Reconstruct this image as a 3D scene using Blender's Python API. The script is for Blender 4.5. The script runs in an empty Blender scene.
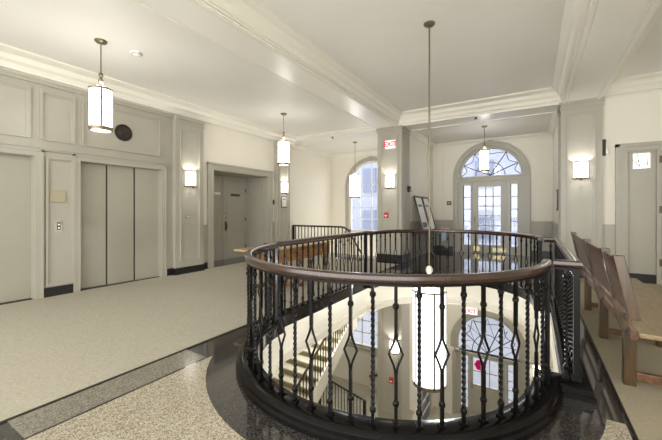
import bpy, bmesh, math, random
from mathutils import Vector, Matrix
random.seed(7)
SC = bpy.context.scene
COL = SC.collection
PI = math.pi

# ------------------------------------------------------------------ materials
def lin(c):
    return tuple(((v/255)/12.92 if v/255 <= .04045 else ((v/255+.055)/1.055)**2.4) for v in c) + (1,)

def base_mat(name):
    m = bpy.data.materials.new(name); m.use_nodes = True
    return m, m.node_tree.nodes, m.node_tree.links, m.node_tree.nodes['Principled BSDF']

def mat(name, c, rough=.5, metal=0., spec=.5, var=0., scale=8., bump=0., bscale=60., coat=0., stretch=(1, 1, 1), emit=None):
    m, N, L, p = base_mat(name)
    p.inputs['Base Color'].default_value = lin(c)
    p.inputs['Roughness'].default_value = rough
    p.inputs['Metallic'].default_value = metal
    p.inputs['Specular IOR Level'].default_value = spec
    p.inputs['Coat Weight'].default_value = coat
    p.inputs['Coat Roughness'].default_value = .12
    tc = N.new('ShaderNodeTexCoord'); mp = N.new('ShaderNodeMapping')
    mp.inputs['Scale'].default_value = stretch
    L.new(tc.outputs['Object'], mp.inputs['Vector'])
    if var:
        nz = N.new('ShaderNodeTexNoise'); nz.inputs['Scale'].default_value = scale; nz.inputs['Detail'].default_value = 5
        L.new(mp.outputs['Vector'], nz.inputs['Vector'])
        r = N.new('ShaderNodeValToRGB')
        a = lin(c); lo = tuple(v*(1-var) for v in a[:3])+(1,); hi = tuple(min(1, v*(1+var)) for v in a[:3])+(1,)
        r.color_ramp.elements[0].position = .3; r.color_ramp.elements[1].position = .7
        r.color_ramp.elements[0].color = lo; r.color_ramp.elements[1].color = hi
        L.new(nz.outputs['Fac'], r.inputs['Fac']); L.new(r.outputs['Color'], p.inputs['Base Color'])
    if bump:
        nb = N.new('ShaderNodeTexNoise'); nb.inputs['Scale'].default_value = bscale; nb.inputs['Detail'].default_value = 3
        L.new(mp.outputs['Vector'], nb.inputs['Vector'])
        b = N.new('ShaderNodeBump'); b.inputs['Strength'].default_value = bump; b.inputs['Distance'].default_value = .004
        L.new(nb.outputs['Fac'], b.inputs['Height']); L.new(b.outputs['Normal'], p.inputs['Normal'])
    return m

def terrazzo(name, cols, scale=140., rough=.12, coat=.0, spec=.5):
    m, N, L, p = base_mat(name)
    tc = N.new('ShaderNodeTexCoord')
    v = N.new('ShaderNodeTexVoronoi'); v.inputs['Scale'].default_value = scale
    L.new(tc.outputs['Object'], v.inputs['Vector'])
    r = N.new('ShaderNodeValToRGB'); r.color_ramp.interpolation = 'CONSTANT'
    while len(r.color_ramp.elements) < len(cols): r.color_ramp.elements.new(.5)
    for k, (pos, c) in enumerate(cols):
        r.color_ramp.elements[k].position = pos; r.color_ramp.elements[k].color = lin(c)
    sp = N.new('ShaderNodeSeparateColor')
    L.new(v.outputs['Color'], sp.inputs['Color']); L.new(sp.outputs['Red'], r.inputs['Fac'])
    nz = N.new('ShaderNodeTexNoise'); nz.inputs['Scale'].default_value = 1.6; nz.inputs['Detail'].default_value = 4
    L.new(tc.outputs['Object'], nz.inputs['Vector'])
    mx = N.new('ShaderNodeMix'); mx.data_type = 'RGBA'; mx.blend_type = 'MULTIPLY'
    mx.inputs[0].default_value = .35
    L.new(r.outputs['Color'], mx.inputs[6]); L.new(nz.outputs['Fac'], mx.inputs[7])
    L.new(mx.outputs[2], p.inputs['Base Color'])
    p.inputs['Roughness'].default_value = rough; p.inputs['Specular IOR Level'].default_value = spec
    p.inputs['Coat Weight'].default_value = coat; p.inputs['Coat Roughness'].default_value = .05
    return m

def wood(name, c1, c2, rough=.35, axis='Y', scale=3., coat=.2):
    m, N, L, p = base_mat(name)
    tc = N.new('ShaderNodeTexCoord'); mp = N.new('ShaderNodeMapping')
    s = {'X': (.12, 1, 1), 'Y': (1, .12, 1), 'Z': (1, 1, .12)}[axis]
    mp.inputs['Scale'].default_value = s
    L.new(tc.outputs['Object'], mp.inputs['Vector'])
    nz = N.new('ShaderNodeTexNoise'); nz.inputs['Scale'].default_value = scale*9; nz.inputs['Detail'].default_value = 6; nz.inputs['Distortion'].default_value = 1.2
    L.new(mp.outputs['Vector'], nz.inputs['Vector'])
    r = N.new('ShaderNodeValToRGB'); r.color_ramp.elements[0].color = lin(c1); r.color_ramp.elements[1].color = lin(c2)
    r.color_ramp.elements[0].position = .32; r.color_ramp.elements[1].position = .68
    L.new(nz.outputs['Fac'], r.inputs['Fac']); L.new(r.outputs['Color'], p.inputs['Base Color'])
    p.inputs['Roughness'].default_value = rough; p.inputs['Coat Weight'].default_value = coat; p.inputs['Coat Roughness'].default_value = .2
    return m

def emis(name, c, s):
    m = bpy.data.materials.new(name); m.use_nodes = True
    N = m.node_tree.nodes; L = m.node_tree.links; N.clear()
    e = N.new('ShaderNodeEmission'); e.inputs['Color'].default_value = lin(c); e.inputs['Strength'].default_value = s
    o = N.new('ShaderNodeOutputMaterial'); L.new(e.outputs[0], o.inputs['Surface'])
    return m

def glass(name, tint=(245, 248, 255), gloss=.08):
    m = bpy.data.materials.new(name); m.use_nodes = True
    N = m.node_tree.nodes; L = m.node_tree.links; N.clear()
    t = N.new('ShaderNodeBsdfTransparent'); t.inputs['Color'].default_value = lin(tint)
    g = N.new('ShaderNodeBsdfGlossy'); g.inputs['Roughness'].default_value = .03
    x = N.new('ShaderNodeMixShader'); x.inputs[0].default_value = gloss
    o = N.new('ShaderNodeOutputMaterial')
    L.new(t.outputs[0], x.inputs[1]); L.new(g.outputs[0], x.inputs[2]); L.new(x.outputs[0], o.inputs['Surface'])
    return m

M = {}
M['grey'] = mat('grey_paint', (166, 162, 149), .34, spec=.5, var=.03, scale=3)
M['greyd'] = mat('grey_door_paint', (160, 157, 143), .33, spec=.5, var=.03, scale=2)
M['cream'] = mat('cream_paint', (224, 219, 206), .5, var=.015, scale=2)
M['ceil'] = mat('ceiling_paint', (226, 223, 216), .55, spec=.3, var=.015, scale=1.5)
M['trimw'] = mat('white_gloss_trim', (230, 227, 219), .32, spec=.6)
M['cornice'] = mat('cornice_paint', (224, 220, 208), .38, var=.015, scale=2)
M['fascia'] = mat('fascia_paint', (226, 222, 210), .4)
M['black'] = mat('black_granite', (13, 11, 11), .14, spec=.18, var=.4, scale=60)
M['base'] = mat('black_baseboard', (26, 26, 27), .3)
M['iron'] = mat('black_iron', (9, 8, 8), .32, metal=.0, spec=.2, var=.2, scale=40, bump=.2)
M['rail'] = wood('dark_rail_wood', (34, 20, 15), (58, 36, 26), .22, 'Y', 3, .5)
M['carpet'] = mat('beige_carpet', (168, 163, 148), .95, spec=.1, var=.12, scale=55, bump=.9, bscale=220)
M['carpet2'] = mat('tan_ribbed_carpet', (162, 153, 132), .95, spec=.1, var=.14, scale=60, bump=1., bscale=160, stretch=(1, 3.5, 1))
M['ttan'] = terrazzo('tan_terrazzo', [(0, (182, 174, 154)), (.3, (154, 143, 120)), (.52, (204, 198, 182)), (.72, (122, 112, 94)), (.84, (172, 162, 138))], 150, .16)
M['tgrey'] = terrazzo('grey_terrazzo', [(0, (140, 135, 122)), (.3, (122, 117, 106)), (.55, (152, 147, 134)), (.8, (106, 102, 94))], 150, .14)
M['tdark'] = terrazzo('dark_terrazzo', [(0, (62, 60, 58)), (.4, (50, 48, 47)), (.65, (78, 75, 70)), (.85, (38, 37, 37))], 120, .07, coat=.3)
M['brass'] = mat('antique_brass', (128, 118, 96), .36, metal=.75, var=.1, scale=20)
M['bronze'] = mat('dark_bronze', (92, 84, 70), .4, metal=.7)
M['steel'] = mat('brushed_steel', (170, 168, 160), .3, metal=.9, var=.06, scale=30)
M['darkm'] = mat('dark_metal', (46, 42, 38), .5, metal=.4)
M['shade'] = emis('lit_shade_glass', (255, 250, 242), 5.)
M['shadebig'] = emis('lit_long_shade_glass', (255, 252, 246), 2.)
M['sconce'] = emis('lit_sconce_glass', (255, 250, 242), 3.)
M['exitw'] = emis('exit_sign_face', (255, 232, 226), 1.0)
M['exitr'] = emis('exit_sign_letters', (222, 30, 50), 1.0)
M['red'] = mat('red_plastic', (190, 48, 40), .4)
M['white'] = mat('white_plastic', (235, 233, 228), .4)
M['glass'] = glass('clear_glass')
M['dglass'] = glass('dim_glass', (110, 118, 125), .12)
M['lead'] = mat('lead_came', (44, 44, 43), .5, metal=.3)
M['oak'] = wood('worn_oak', (78, 52, 34), (112, 80, 55), .3, 'Y', 3, .4)
M['oakz'] = wood('worn_oak_upright', (54, 39, 21), (82, 61, 35), .32, 'Z', 3, .35)
M['seat'] = wood('worn_seat_oak', (122, 104, 76), (150, 130, 98), .4, 'Y', 3, .1)
M['walnut'] = wood('table_walnut', (92, 62, 34), (140, 98, 58), .35, 'Y', 3, .3)
M['walnutz'] = wood('table_leg_walnut', (58, 34, 20), (92, 58, 34), .35, 'Z', 3, .3)
M['tan'] = wood('table_top_tan', (150, 128, 88), (178, 156, 112), .35, 'Y', 3, .3)
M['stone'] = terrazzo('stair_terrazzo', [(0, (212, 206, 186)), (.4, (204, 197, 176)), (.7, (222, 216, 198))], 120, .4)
M['riser'] = mat('shaded_riser_stone', (140, 130, 104), .6, var=.08, scale=12)  # darker than the treads: the shade on the risers is put into the colour
M['lowfloor'] = terrazzo('lower_floor_terrazzo', [(0, (196, 190, 172)), (.4, (180, 174, 156)), (.7, (210, 205, 190))], 90, .2)
M['paper'] = mat('poster_paper', (226, 224, 218), .6, var=.05, scale=6)
M['paperp'] = mat('pink_paper', (214, 172, 152), .7)
M['bluew'] = mat('pale_blue_card', (190, 205, 232), .6)
M['frame'] = mat('dark_picture_frame', (52, 44, 38), .35)
def sticker_mat():
    m, N, L, p = base_mat('translucent_magenta'); p.inputs['Base Color'].default_value = lin((230, 40, 150)); p.inputs['Roughness'].default_value = .5
    tr = N.new('ShaderNodeBsdfTranslucent'); tr.inputs['Color'].default_value = lin((240, 30, 150)); x = N.new('ShaderNodeMixShader'); x.inputs[0].default_value = .6
    o = [q for q in N if q.type == 'OUTPUT_MATERIAL'][0]
    L.new(p.outputs[0], x.inputs[1]); L.new(tr.outputs[0], x.inputs[2]); L.new(x.outputs[0], o.inputs['Surface'])
    return m
M['magenta'] = sticker_mat()
M['facade'] = mat('pale_facade', (122, 127, 142), .8, var=.1, scale=.6)
M['facadew'] = mat('facade_window', (84, 92, 112), .3)
M['pave'] = mat('pale_paving', (112, 114, 120), .8, var=.08, scale=2)
M['copper'] = mat('tan_plaque', (168, 158, 134), .4, metal=.0)
M['maroon'] = mat('maroon_frame', (92, 34, 28), .4)
M['kick'] = mat('brass_kick_plate', (190, 176, 132), .35, metal=.8)

# ------------------------------------------------------------------ mesh builder
class B:
    def __init__(s): s.b = bmesh.new()
    def quad(s, *p):
        return s.b.faces.new([s.b.verts.new(q) for q in p])
    def box(s, x0, x1, y0, y1, z0, z1):
        if x0 > x1: x0, x1 = x1, x0
        if y0 > y1: y0, y1 = y1, y0
        if z0 > z1: z0, z1 = z1, z0
        v = [s.b.verts.new((x, y, z)) for x in (x0, x1) for y in (y0, y1) for z in (z0, z1)]
        for f in ((0, 1, 3, 2), (4, 6, 7, 5), (0, 4, 5, 1), (2, 3, 7, 6), (0, 2, 6, 4), (1, 5, 7, 3)):
            s.b.faces.new([v[i] for i in f])
        return s
    def rings(s, R, closed=True, cap=True, loop=False):
        V = [[s.b.verts.new(p) for p in r] for r in R]
        n = len(V[0]); m = len(V)
        for i in range(m if loop else m-1):
            a, c = V[i], V[(i+1) % m]
            for j in range(n if closed else n-1):
                k = (j+1) % n
                s.b.faces.new((a[j], a[k], c[k], c[j]))
        if cap and not loop and closed:
            s.b.faces.new(V[0][::-1]); s.b.faces.new(V[-1])
        return s
    def lathe(s, prof, c=(0, 0, 0), n=20, a0=0., a1=2*PI, cap=True):
        full = abs(a1-a0-2*PI) < 1e-6
        k = n if full else n+1
        R = [[(c[0]+r*math.cos(a0+(a1-a0)*j/n), c[1]+r*math.sin(a0+(a1-a0)*j/n), c[2]+z) for j in range(k)] for r, z in prof]
        return s.rings(R, closed=full, cap=cap)
    def tube(s, P, r, n=8, rot=0., cap=True):
        P = [Vector(p) for p in P]; R = []
        up = Vector((0, 0, 1)); d0 = (P[1]-P[0]).normalized()
        if abs(d0.dot(up)) > .95: up = Vector((1, 0, 0))
        a = d0.cross(up).normalized()
        for i, p in enumerate(P):
            d = (P[min(i+1, len(P)-1)]-P[max(i-1, 0)]).normalized()
            a = (a-d*a.dot(d)).normalized(); b = d.cross(a)
            rr = r[i] if isinstance(r, (list, tuple)) else r
            R.append([p+a*rr*math.cos(rot+2*PI*j/n)+b*rr*math.sin(rot+2*PI*j/n) for j in range(n)])
        return s.rings(R, cap=cap)
    def bar(s, p, q, w, t, side=(0, 0, 1)):
        p, q = Vector(p), Vector(q); d = (q-p).normalized(); u = Vector(side)
        a = d.cross(u).normalized()*(w/2); b = a.cross(d).normalized()*(t/2)
        return s.rings([[e-a-b, e+a-b, e+a+b, e-a+b] for e in (p, q)])
    def sweep(s, path, prof, loop=False):
        n = len(path); R = []
        P = [Vector((x, y)) for x, y in path]
        for i in range(n):
            pr = P[i-1] if (loop or i) else None; nx = P[(i+1) % n] if (loop or i < n-1) else None
            d1 = (P[i]-pr).normalized() if pr is not None else (nx-P[i]).normalized()
            d2 = (nx-P[i]).normalized() if nx is not None else d1
            n1 = Vector((d1.y, -d1.x)); n2 = Vector((d2.y, -d2.x))
            mm = (n1+n2).normalized(); k = 1/max(.3, mm.dot(n1))
            R.append([(P[i].x+mm.x*o*k, P[i].y+mm.y*o*k, z) for o, z in prof])
        return s.rings(R, loop=loop)
    def extr(s, prof, axis, t0, t1):
        f = (lambda a, z, t: (a, t, z)) if axis == 'Y' else (lambda a, z, t: (t, a, z))
        return s.rings([[f(a, z, t) for a, z in prof] for t in (t0, t1)])
    def plate(s, outer, holes, f, depth):
        """polygon with holes in a plane; f maps (a,b) to xyz, depth is a vector"""
        es = []
        for lp in [outer]+holes:
            vs = [s.b.verts.new(f(*p)) for p in lp]
            es += [s.b.edges.new((vs[i], vs[(i+1) % len(vs)])) for i in range(len(vs))]
        g = bmesh.ops.triangle_fill(s.b, use_beauty=True, use_dissolve=False, edges=es)
        fs = [e for e in g['geom'] if isinstance(e, bmesh.types.BMFace)]
        if depth:
            e = bmesh.ops.extrude_face_region(s.b, geom=fs)
            bmesh.ops.translate(s.b, verts=[v for v in e['geom'] if isinstance(v, bmesh.types.BMVert)], vec=depth)
        return s
    def fr(s, ax, pl, dn, a0, a1, z0, z1, w=.03, t=.015, w2=None):
        """raised rectangular moulding on a wall; ax 'X': plane x=pl (a is y), 'Y': plane y=pl (a is x)"""
        for (p0, p1, q0, q1) in ((a0, a1, z0, z0+w), (a0, a1, z1-w, z1), (a0, a0+w, z0+w, z1-w), (a1-w, a1, z0+w, z1-w)):
            if ax == 'X': s.box(pl, pl+dn*t, p0, p1, q0, q1)
            else: s.box(p0, p1, pl, pl+dn*t, q0, q1)
        return s

def prop(o, label=None, cat=None, group=None, kind=None):
    if label: o['label'] = label
    if cat: o['category'] = cat
    if group: o['group'] = group
    if kind: o['kind'] = kind
    return o

def origin_of(p):
    v = Vector((0, 0, 0))
    while p is not None:
        v += Vector(p.location); p = p.parent
    return v

def obj(name, b, m, parent=None, bevel=0., smooth=False, loc=None, label=None, local=False):
    bm = b.b
    bmesh.ops.recalc_face_normals(bm, faces=bm.faces)
    if parent is not None and not local:
        bmesh.ops.translate(bm, verts=bm.verts, vec=-origin_of(parent))
    if parent is None and loc is None and not local and len(bm.verts):
        xs = [v.co for v in bm.verts]
        loc = Vector(((min(v.x for v in xs)+max(v.x for v in xs))/2, (min(v.y for v in xs)+max(v.y for v in xs))/2, min(v.z for v in xs)))
        bmesh.ops.translate(bm, verts=bm.verts, vec=-loc)
    me = bpy.data.meshes.new(name); bm.to_mesh(me); bm.free()
    me.materials.append(m)
    if smooth:
        for p in me.polygons: p.use_smooth = True
        me.set_sharp_from_angle(angle=math.radians(38))
    o = bpy.data.objects.new(name, me); COL.objects.link(o)
    if parent is not None: o.parent = parent
    if loc is not None: o.location = loc
    if bevel:
        md = o.modifiers.new('soft_edge', 'BEVEL'); md.width = bevel; md.segments = 2; md.limit_method = 'ANGLE'
    if label: o['label'] = label
    return o

def thing(name, label, cat, loc=(0, 0, 0), rz=0., group=None, kind=None):
    o = bpy.data.objects.new(name, None); COL.objects.link(o)
    o.location = loc; o.rotation_euler = (0, 0, rz); o.empty_display_size = .1
    return prop(o, label, cat, group, kind)

def struct(name, b, m, label, cat, **k):
    o = obj(name, b, m, None, **k)
    return prop(o, label, cat, kind='structure')

def dup(root, loc, rz=None, label=None, group=None):
    r = root.copy(); COL.objects.link(r); r.location = loc
    if rz is not None: r.rotation_euler = (0, 0, rz)
    if label: r['label'] = label
    if group: r['group'] = group
    for ch in list(root.children):
        c = ch.copy(); COL.objects.link(c); c.parent = r
        for g in list(ch.children):
            d = g.copy(); COL.objects.link(d); d.parent = c
    return r

def text(name, s, size, m, parent, loc, rot, ext=.002):
    cu = bpy.data.curves.new(name, 'FONT'); cu.body = s; cu.size = size; cu.extrude = ext
    cu.align_x = 'CENTER'; cu.align_y = 'CENTER'; cu.offset = size*.03
    tmp = bpy.data.objects.new(name, cu); COL.objects.link(tmp)
    dg = bpy.context.evaluated_depsgraph_get(); me = bpy.data.meshes.new_from_object(tmp.evaluated_get(dg))
    bpy.data.objects.remove(tmp); me.materials.clear(); me.materials.append(m)
    o = bpy.data.objects.new(name, me); COL.objects.link(o); o.parent = parent
    o.location = loc; o.rotation_euler = rot
    return o

# ------------------------------------------------------------------ layout constants
CXW, YF, YB, RW = -1.22, 3.03, 5.55, 1.31
SWR, SWL, YJL = 1.495, 1.42, 3.03-1.31*math.sin(math.radians(6))     # the stair-well opening (rail centre line)
LOW = -5.4                                             # lower lobby floor
ZS, ZC, ZL = 3.58, 3.85, 3.65                          # beam soffit, middle ceiling, left hall ceiling
XL = -6.5                                              # left wall face
PY0, PY1 = 8.3, 8.95                                   # pillars and cross beam
YW = 11.6                                              # far wall
def arc(cx, cy, r, a0, a1, n):
    return [(cx+r*math.cos(math.radians(a0+(a1-a0)*i/n)), cy+r*math.sin(math.radians(a0+(a1-a0)*i/n))) for i in range(n+1)]
FRONT = arc(CXW, YF, RW, 186, 360, 60)
BACK = arc(CXW, YB, RW, 0, 180, 60)
WELL = FRONT+[(CXW+SWR, YF), (CXW+SWR, YB)]+BACK+[(CXW-SWL, YB), (CXW-SWL, YJL)]

# ------------------------------------------------------------------ floor
STW = [(-7.12, 9.1), (-3.55, 9.1), (-3.55, 11.68), (-7.12, 11.68)]
b = B(); b.plate([(-8.2, -3), (4, -3), (4, 11.9), (-8.2, 11.9)], [WELL, STW], lambda x, y: (x, y, 0), Vector((0, 0, -.42)))
floor = struct('floor', b, M['tdark'], 'dark polished terrazzo lobby floor around the oval stair well', 'floor', loc=Vector((0, 0, 0)))
b = B(); b.box(XL, -2.9, -3, 8.0, 0, .006); obj('carpet', b, M['carpet'], floor, label='beige carpet in front of the elevators')
b = B(); b.box(.53, 4, -3, 8.3, 0, .006); obj('carpet', b, M['carpet2'], floor, label='tan ribbed carpet under the bench')
b = B(); b.box(-2.9, -2.875, -3, 8.0, 0, .007); b.box(.515, .53, -3, 8.3, 0, .007); obj('edging_strip', b, M['darkm'], floor)
b = B(); b.box(-2.875, -2.575, .72, 2.0, 0, .002); obj('terrazzo_border', b, M['tgrey'], floor, label='grey terrazzo border strip')
a1 = math.degrees(math.asin((2.75-YF)/1.65)); a0 = -180+math.degrees(math.acos(1.325/1.65))
ring = arc(CXW, YF, 1.65, a0, a1, 40)
b = B(); b.plate([(-2.575, -3), (.5, -3), (.5, 2.75)]+ring[::-1], [], lambda x, y: (x, y, .001), Vector((0, 0, .0015)))
obj('terrazzo_field', b, M['ttan'], floor, label='speckled tan terrazzo field')
gring = arc(CXW, YF, 1.648, 180, 360, 60)
b = B(); b.rings([[(x, y, .0005) for x, y in gring], [(x, y, .0005) for x, y in arc(CXW, YF, 1.4, 180, 360, 60)]], closed=False, cap=False)
obj('terrazzo_ring', b, M['tdark'], floor)

# kerb, fascia of the opening
b = B(); b.sweep(WELL, [(.105, 0), (.105, .03), (.09, .042), (.09, .068), (.07, .09), (.05, .1), (-.06, .1), (-.085, .085), (-.085, -.05), (-.06, -.06), (.0, -.06), (.0, 0)], loop=True)
struct('trim_1', b, M['black'], 'black granite kerb round the oval stair well', 'kerb', smooth=True)
b = B(); b.sweep(WELL, [(0, -.06), (-.07, -.06), (-.07, -.11), (-.055, -.13), (-.055, -.36), (-.08, -.375), (-.08, -.395), (-.04, -.41), (-.03, -.47), (-.045, -.48), (-.045, -.5), (.06, -.5), (.06, -.44), (0, -.44)], loop=True)
struct('trim_2', b, M['fascia'], 'white moulded fascia lining the stair well edge', 'fascia', smooth=True)

# ------------------------------------------------------------------ balustrades
BZ0, BZ1 = .1, .926
def knuckle(b, z, r=.019):
    b.lathe([(.012, z-.018), (r, z-.008), (r, z+.008), (.012, z+.018)], (0, 0, 0), 8)
def bal_diamond():
    b = B(); h = .0095
    b.box(-h, h, -h, h, BZ0, .405); b.box(-h, h, -h, h, .628, BZ1)
    for s in (-1, 1):
        P = [(s*.004, 0, .395), (s*.006, 0, .425), (s*.013, 0, .452), (s*.040, 0, .516), (s*.013, 0, .58), (s*.006, 0, .607), (s*.004, 0, .638)]
        b.tube(P, .0075, 6)
    knuckle(b, .795); knuckle(b, .227); b.box(-.02, .02, -.02, .02, .1, .112)
    return b
def bal_twist():
    b = B(); h = .0125
    z0, z1, n = .2, .83, 80
    b.box(-.0095, .0095, -.0095, .0095, BZ0, z0); b.box(-.0095, .0095, -.0095, .0095, z1, BZ1)
    b.rings([[(h*math.cos(PI/4+j*PI/2+PI*9*i/n), h*math.sin(PI/4+j*PI/2+PI*9*i/n), z0+(z1-z0)*i/n) for j in range(4)] for i in range(n+1)])
    knuckle(b, .86); knuckle(b, .18); b.box(-.02, .02, -.02, .02, .1, .112)
    return b
def mesh_of(name, b, m, smooth=False):
    o = obj(name, b, m, None, local=True, smooth=smooth); me = o.data; bpy.data.objects.remove(o); return me
MD, MT = mesh_of('diamond_baluster', bal_diamond(), M['iron']), mesh_of('twisted_baluster', bal_twist(), M['iron'])
def put_bal(root, x, y, rz, me):
    o = bpy.data.objects.new('baluster', me); COL.objects.link(o); o.parent = root
    o.location = Vector((x, y, 0))-Vector(root.location); o.rotation_euler = (0, 0, rz)
RP = [(-.033, .94), (-.036, .953), (-.030, .973), (-.015, .982), (.015, .982), (.030, .973), (.036, .953), (.033, .94), (.022, .926), (-.022, .926)]
def newel(root, x, y):
    b = B(); h = .02
    b.box(x-h, x+h, y-h, y+h, .1, .926); b.box(x-.03, x+.03, y-.03, y+.03, .1, .13); b.box(x-.026, x+.026, y-.026, y+.026, .89, .926)
    obj('newel_post', b, M['iron'], root)
def balustrade(label, path, bals, newels, base, capends=False):
    t = thing('iron_balustrade', label, 'balustrade', base, group=None)
    b = B(); b.sweep(path, RP); obj('handrail', b, M['rail'], t, smooth=True, label='dark wooden handrail')
    b = B(); b.sweep(path, [(-.018, .912), (.018, .912), (.018, .926), (-.018, .926)]); obj('rail_channel', b, M['iron'], t)
    for x, y, rz, me in bals: put_bal(t, x, y, rz, me)
    for x, y in newels: newel(t, x, y)
    return t
def arc_bals(cy, a_start, sgn, lo, hi, par):
    out = []; k = -60
    while k < 60:
        a = a_start+k*5.85
        if lo < a < hi:
            r = math.radians(a)
            out.append((CXW+RW*math.cos(r), cy+RW*math.sin(r), r+PI/2, MD if (k+par) % 2 == 0 else MT))
        k += 1
    return out
balustrade('near curved black iron balustrade with diamond and twisted balusters, closest to camera', FRONT, arc_bals(YF, -65.7, 1, -171, -4, 0), [FRONT[0], FRONT[-1]], (CXW, YF-RW, 0))
balustrade('far curved black iron balustrade before the arched glass door', BACK, arc_bals(YB, 65.7, 1, 4, 176, 0), [(CXW-RW, YB), (CXW+RW, YB)], (CXW, YB+RW, 0))
def side(s, label):
    x = CXW+(SWR if s > 0 else -SWL); xi = CXW+s*(RW+.042); n = 21; y0 = YF if s > 0 else YJL
    path = [(xi, y0), (x, y0), (x, YB), (xi, YB)]
    bals = [(x, y0+(YB-y0)*(i+.5)/n, PI/2, MT if (s > 0 or i % 2) else MD) for i in range(n)]
    if s > 0: bals += [(CXW+s*(RW+.12), y, 0, MT) for y in (y0, YB)]
    balustrade(label, path, bals, [(x, y0), (x, YB)], (x, (y0+YB)/2, 0))
side(1, 'straight black iron balustrade of twisted balusters beside the oak bench')
side(-1, 'straight black iron balustrade beside the long library table')

# ------------------------------------------------------------------ ceilings, beams, cornices
b = B(); b.box(-8.2, -3.58, -3, 8.3, ZL, ZL+.12); b.box(-8.2, -3.6, 8.9, 11.9, ZL, ZL+.12)
b.box(-3.6, 1.2, 8.9, 11.9, ZL, ZL+.12)
struct('ceiling', b, M['ceil'], 'flat white ceiling over the elevator hall and far rooms', 'ceiling')
b = B(); b.box(-3.1, .7, -3, 8.4, ZC, ZC+.12); struct('ceiling', b, M['ceil'], 'white ceiling with cornice over the oval stair well', 'ceiling')
b = B(); b.box(1.0, 4.2, -3, 8.55, ZC, ZC+.12); struct('ceiling', b, M['ceil'], 'white ceiling above the oak bench at right', 'ceiling')
def beam(name, label, x0, x1, y0, y1, top=4.0):
    b = B(); b.box(x0, x1, y0, y1, ZS, top)
    return struct(name, b, M['trimw'], label, 'beam')
bl = beam('beam', 'long glossy white ceiling beam running to the pillar with the EXIT sign', -3.63, -3.03, -3, PY0)
# thin mouldings on the soffit edges
b = B(); b.extr([(-3.63, ZS+.07), (-3.69, ZS+.07), (-3.66, ZS+.03), (-3.63, ZS)], 'Y', -3, PY0)
b.box(-3.62, -3.585, -3, PY0, ZS-.012, ZS); b.box(-3.09, -3.05, -3, PY0, ZS-.012, ZS); obj('beam_moulding', b, M['cornice'], bl)
br = beam('beam', 'wide white ceiling beam above the right hand grey pilaster', .53, 1.16, -3, PY0)
b = B(); b.box(.53, .57, -3, PY0, ZS-.02, ZS); b.box(.60, .63, -3, PY0, ZS-.012, ZS)
b.box(1.07, 1.16, -3, PY0, ZS-.014, ZS); b.box(1.09, 1.125, -3, PY0, ZS-.028, ZS); obj('beam_moulding', b, M['trimw'], br)
bc = beam('beam', 'white cross beam spanning from pillar to pilaster before the arched door', -2.95, .5, PY0, PY1)
b = B(); b.box(-2.95, .5, PY1-.03, PY1, ZS-.02, ZS); b.box(-2.95, .5, PY0, PY0+.05, ZS-.015, ZS); obj('beam_moulding', b, M['trimw'], bc)
bx = beam('beam', 'white cross beam over the far end of the elevator hall', -7.3, -3.63, PY0, PY1, 3.9)
b = B(); b.box(-7.3, -3.63, PY1-.05, PY1, ZS-.02, ZS); b.box(-7.3, -3.63, PY0, PY0+.05, ZS-.015, ZS); obj('beam_moulding', b, M['trimw'], bx)
def corn(w, h):   # stepped crown: (distance from wall, height below the ceiling)
    return [(0, 0), (w, 0), (w, -.03), (w*.86, -.045), (w*.62, -.07), (w*.5, -h*.5), (w*.34, -h*.62), (w*.24, -h*.8), (w*.24, -h*.9), (.03, -h*.93), (.03, -h), (0, -h)]
k = 0
def cornice(label, parts):
    b = B()
    for (ax, pl, dn, t0, t1, ztop, w, h) in parts:
        b.extr([(pl+dn*n, ztop+z) for n, z in corn(w, h)], ax, t0, t1)
    return struct('trim_3', b, M['cornice'], label, 'cornice')
cornice('cream crown cornice along the left elevator wall', [('Y', XL, 1, -3, 8.3, ZL, .3, .27)])
cornice('cream stepped cornice framing the ceiling above the stair well', [('Y', -3.03, 1, -3, PY0, ZC, .24, .25), ('Y', .53, -1, -3, PY0, ZC, .2, .25), ('X', PY0, -1, -3.03, .53, ZC, .3, .26)])
cornice('cream cornice at the far end of the elevator hall', [('X', PY0, -1, XL, -3.63, ZL, .16, .07)])
cornice('cream cornice over the right hand rear wall', [('X', 8.4, -1, 1.16, 4, ZC, .28, .27), ('Y', 1.16, 1, -3, 8.4, ZC, .2, .22)])
cornice('cream cornice around the arched door alcove', [('X', YW, -1, -2.95, .5, ZL, .12, .16), ('Y', -2.95, 1, PY1, YW, ZL, .12, .16), ('Y', .5, -1, PY1, YW, ZL, .12, .16)])
cornice('cream cornice around the stair landing room with arched window', [('X', YW, -1, -7.05, -3.6, ZL, .14, .2), ('Y', -7.05, 1, PY1, YW, ZL, .14, .2)])

# ------------------------------------------------------------------ left wall with elevators
DT = 2.19
b = B()
for y0, y1, z0, z1 in ((-3, .51, 0, ZL), (.51, 1.93, DT, ZL), (1.93, 2.52, 0, ZL), (2.52, 3.94, DT, ZL), (3.94, 5.24, 0, ZL), (5.24, 7.11, 2.33, ZL), (7.11, 8.2, 0, ZL)):
    b.box(XL-.16, XL, y0, y1, z0, z1)
wl = struct('wall_left', b, M['cream'], 'cream left wall beyond the elevators with grey panelling', 'wall')
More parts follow.
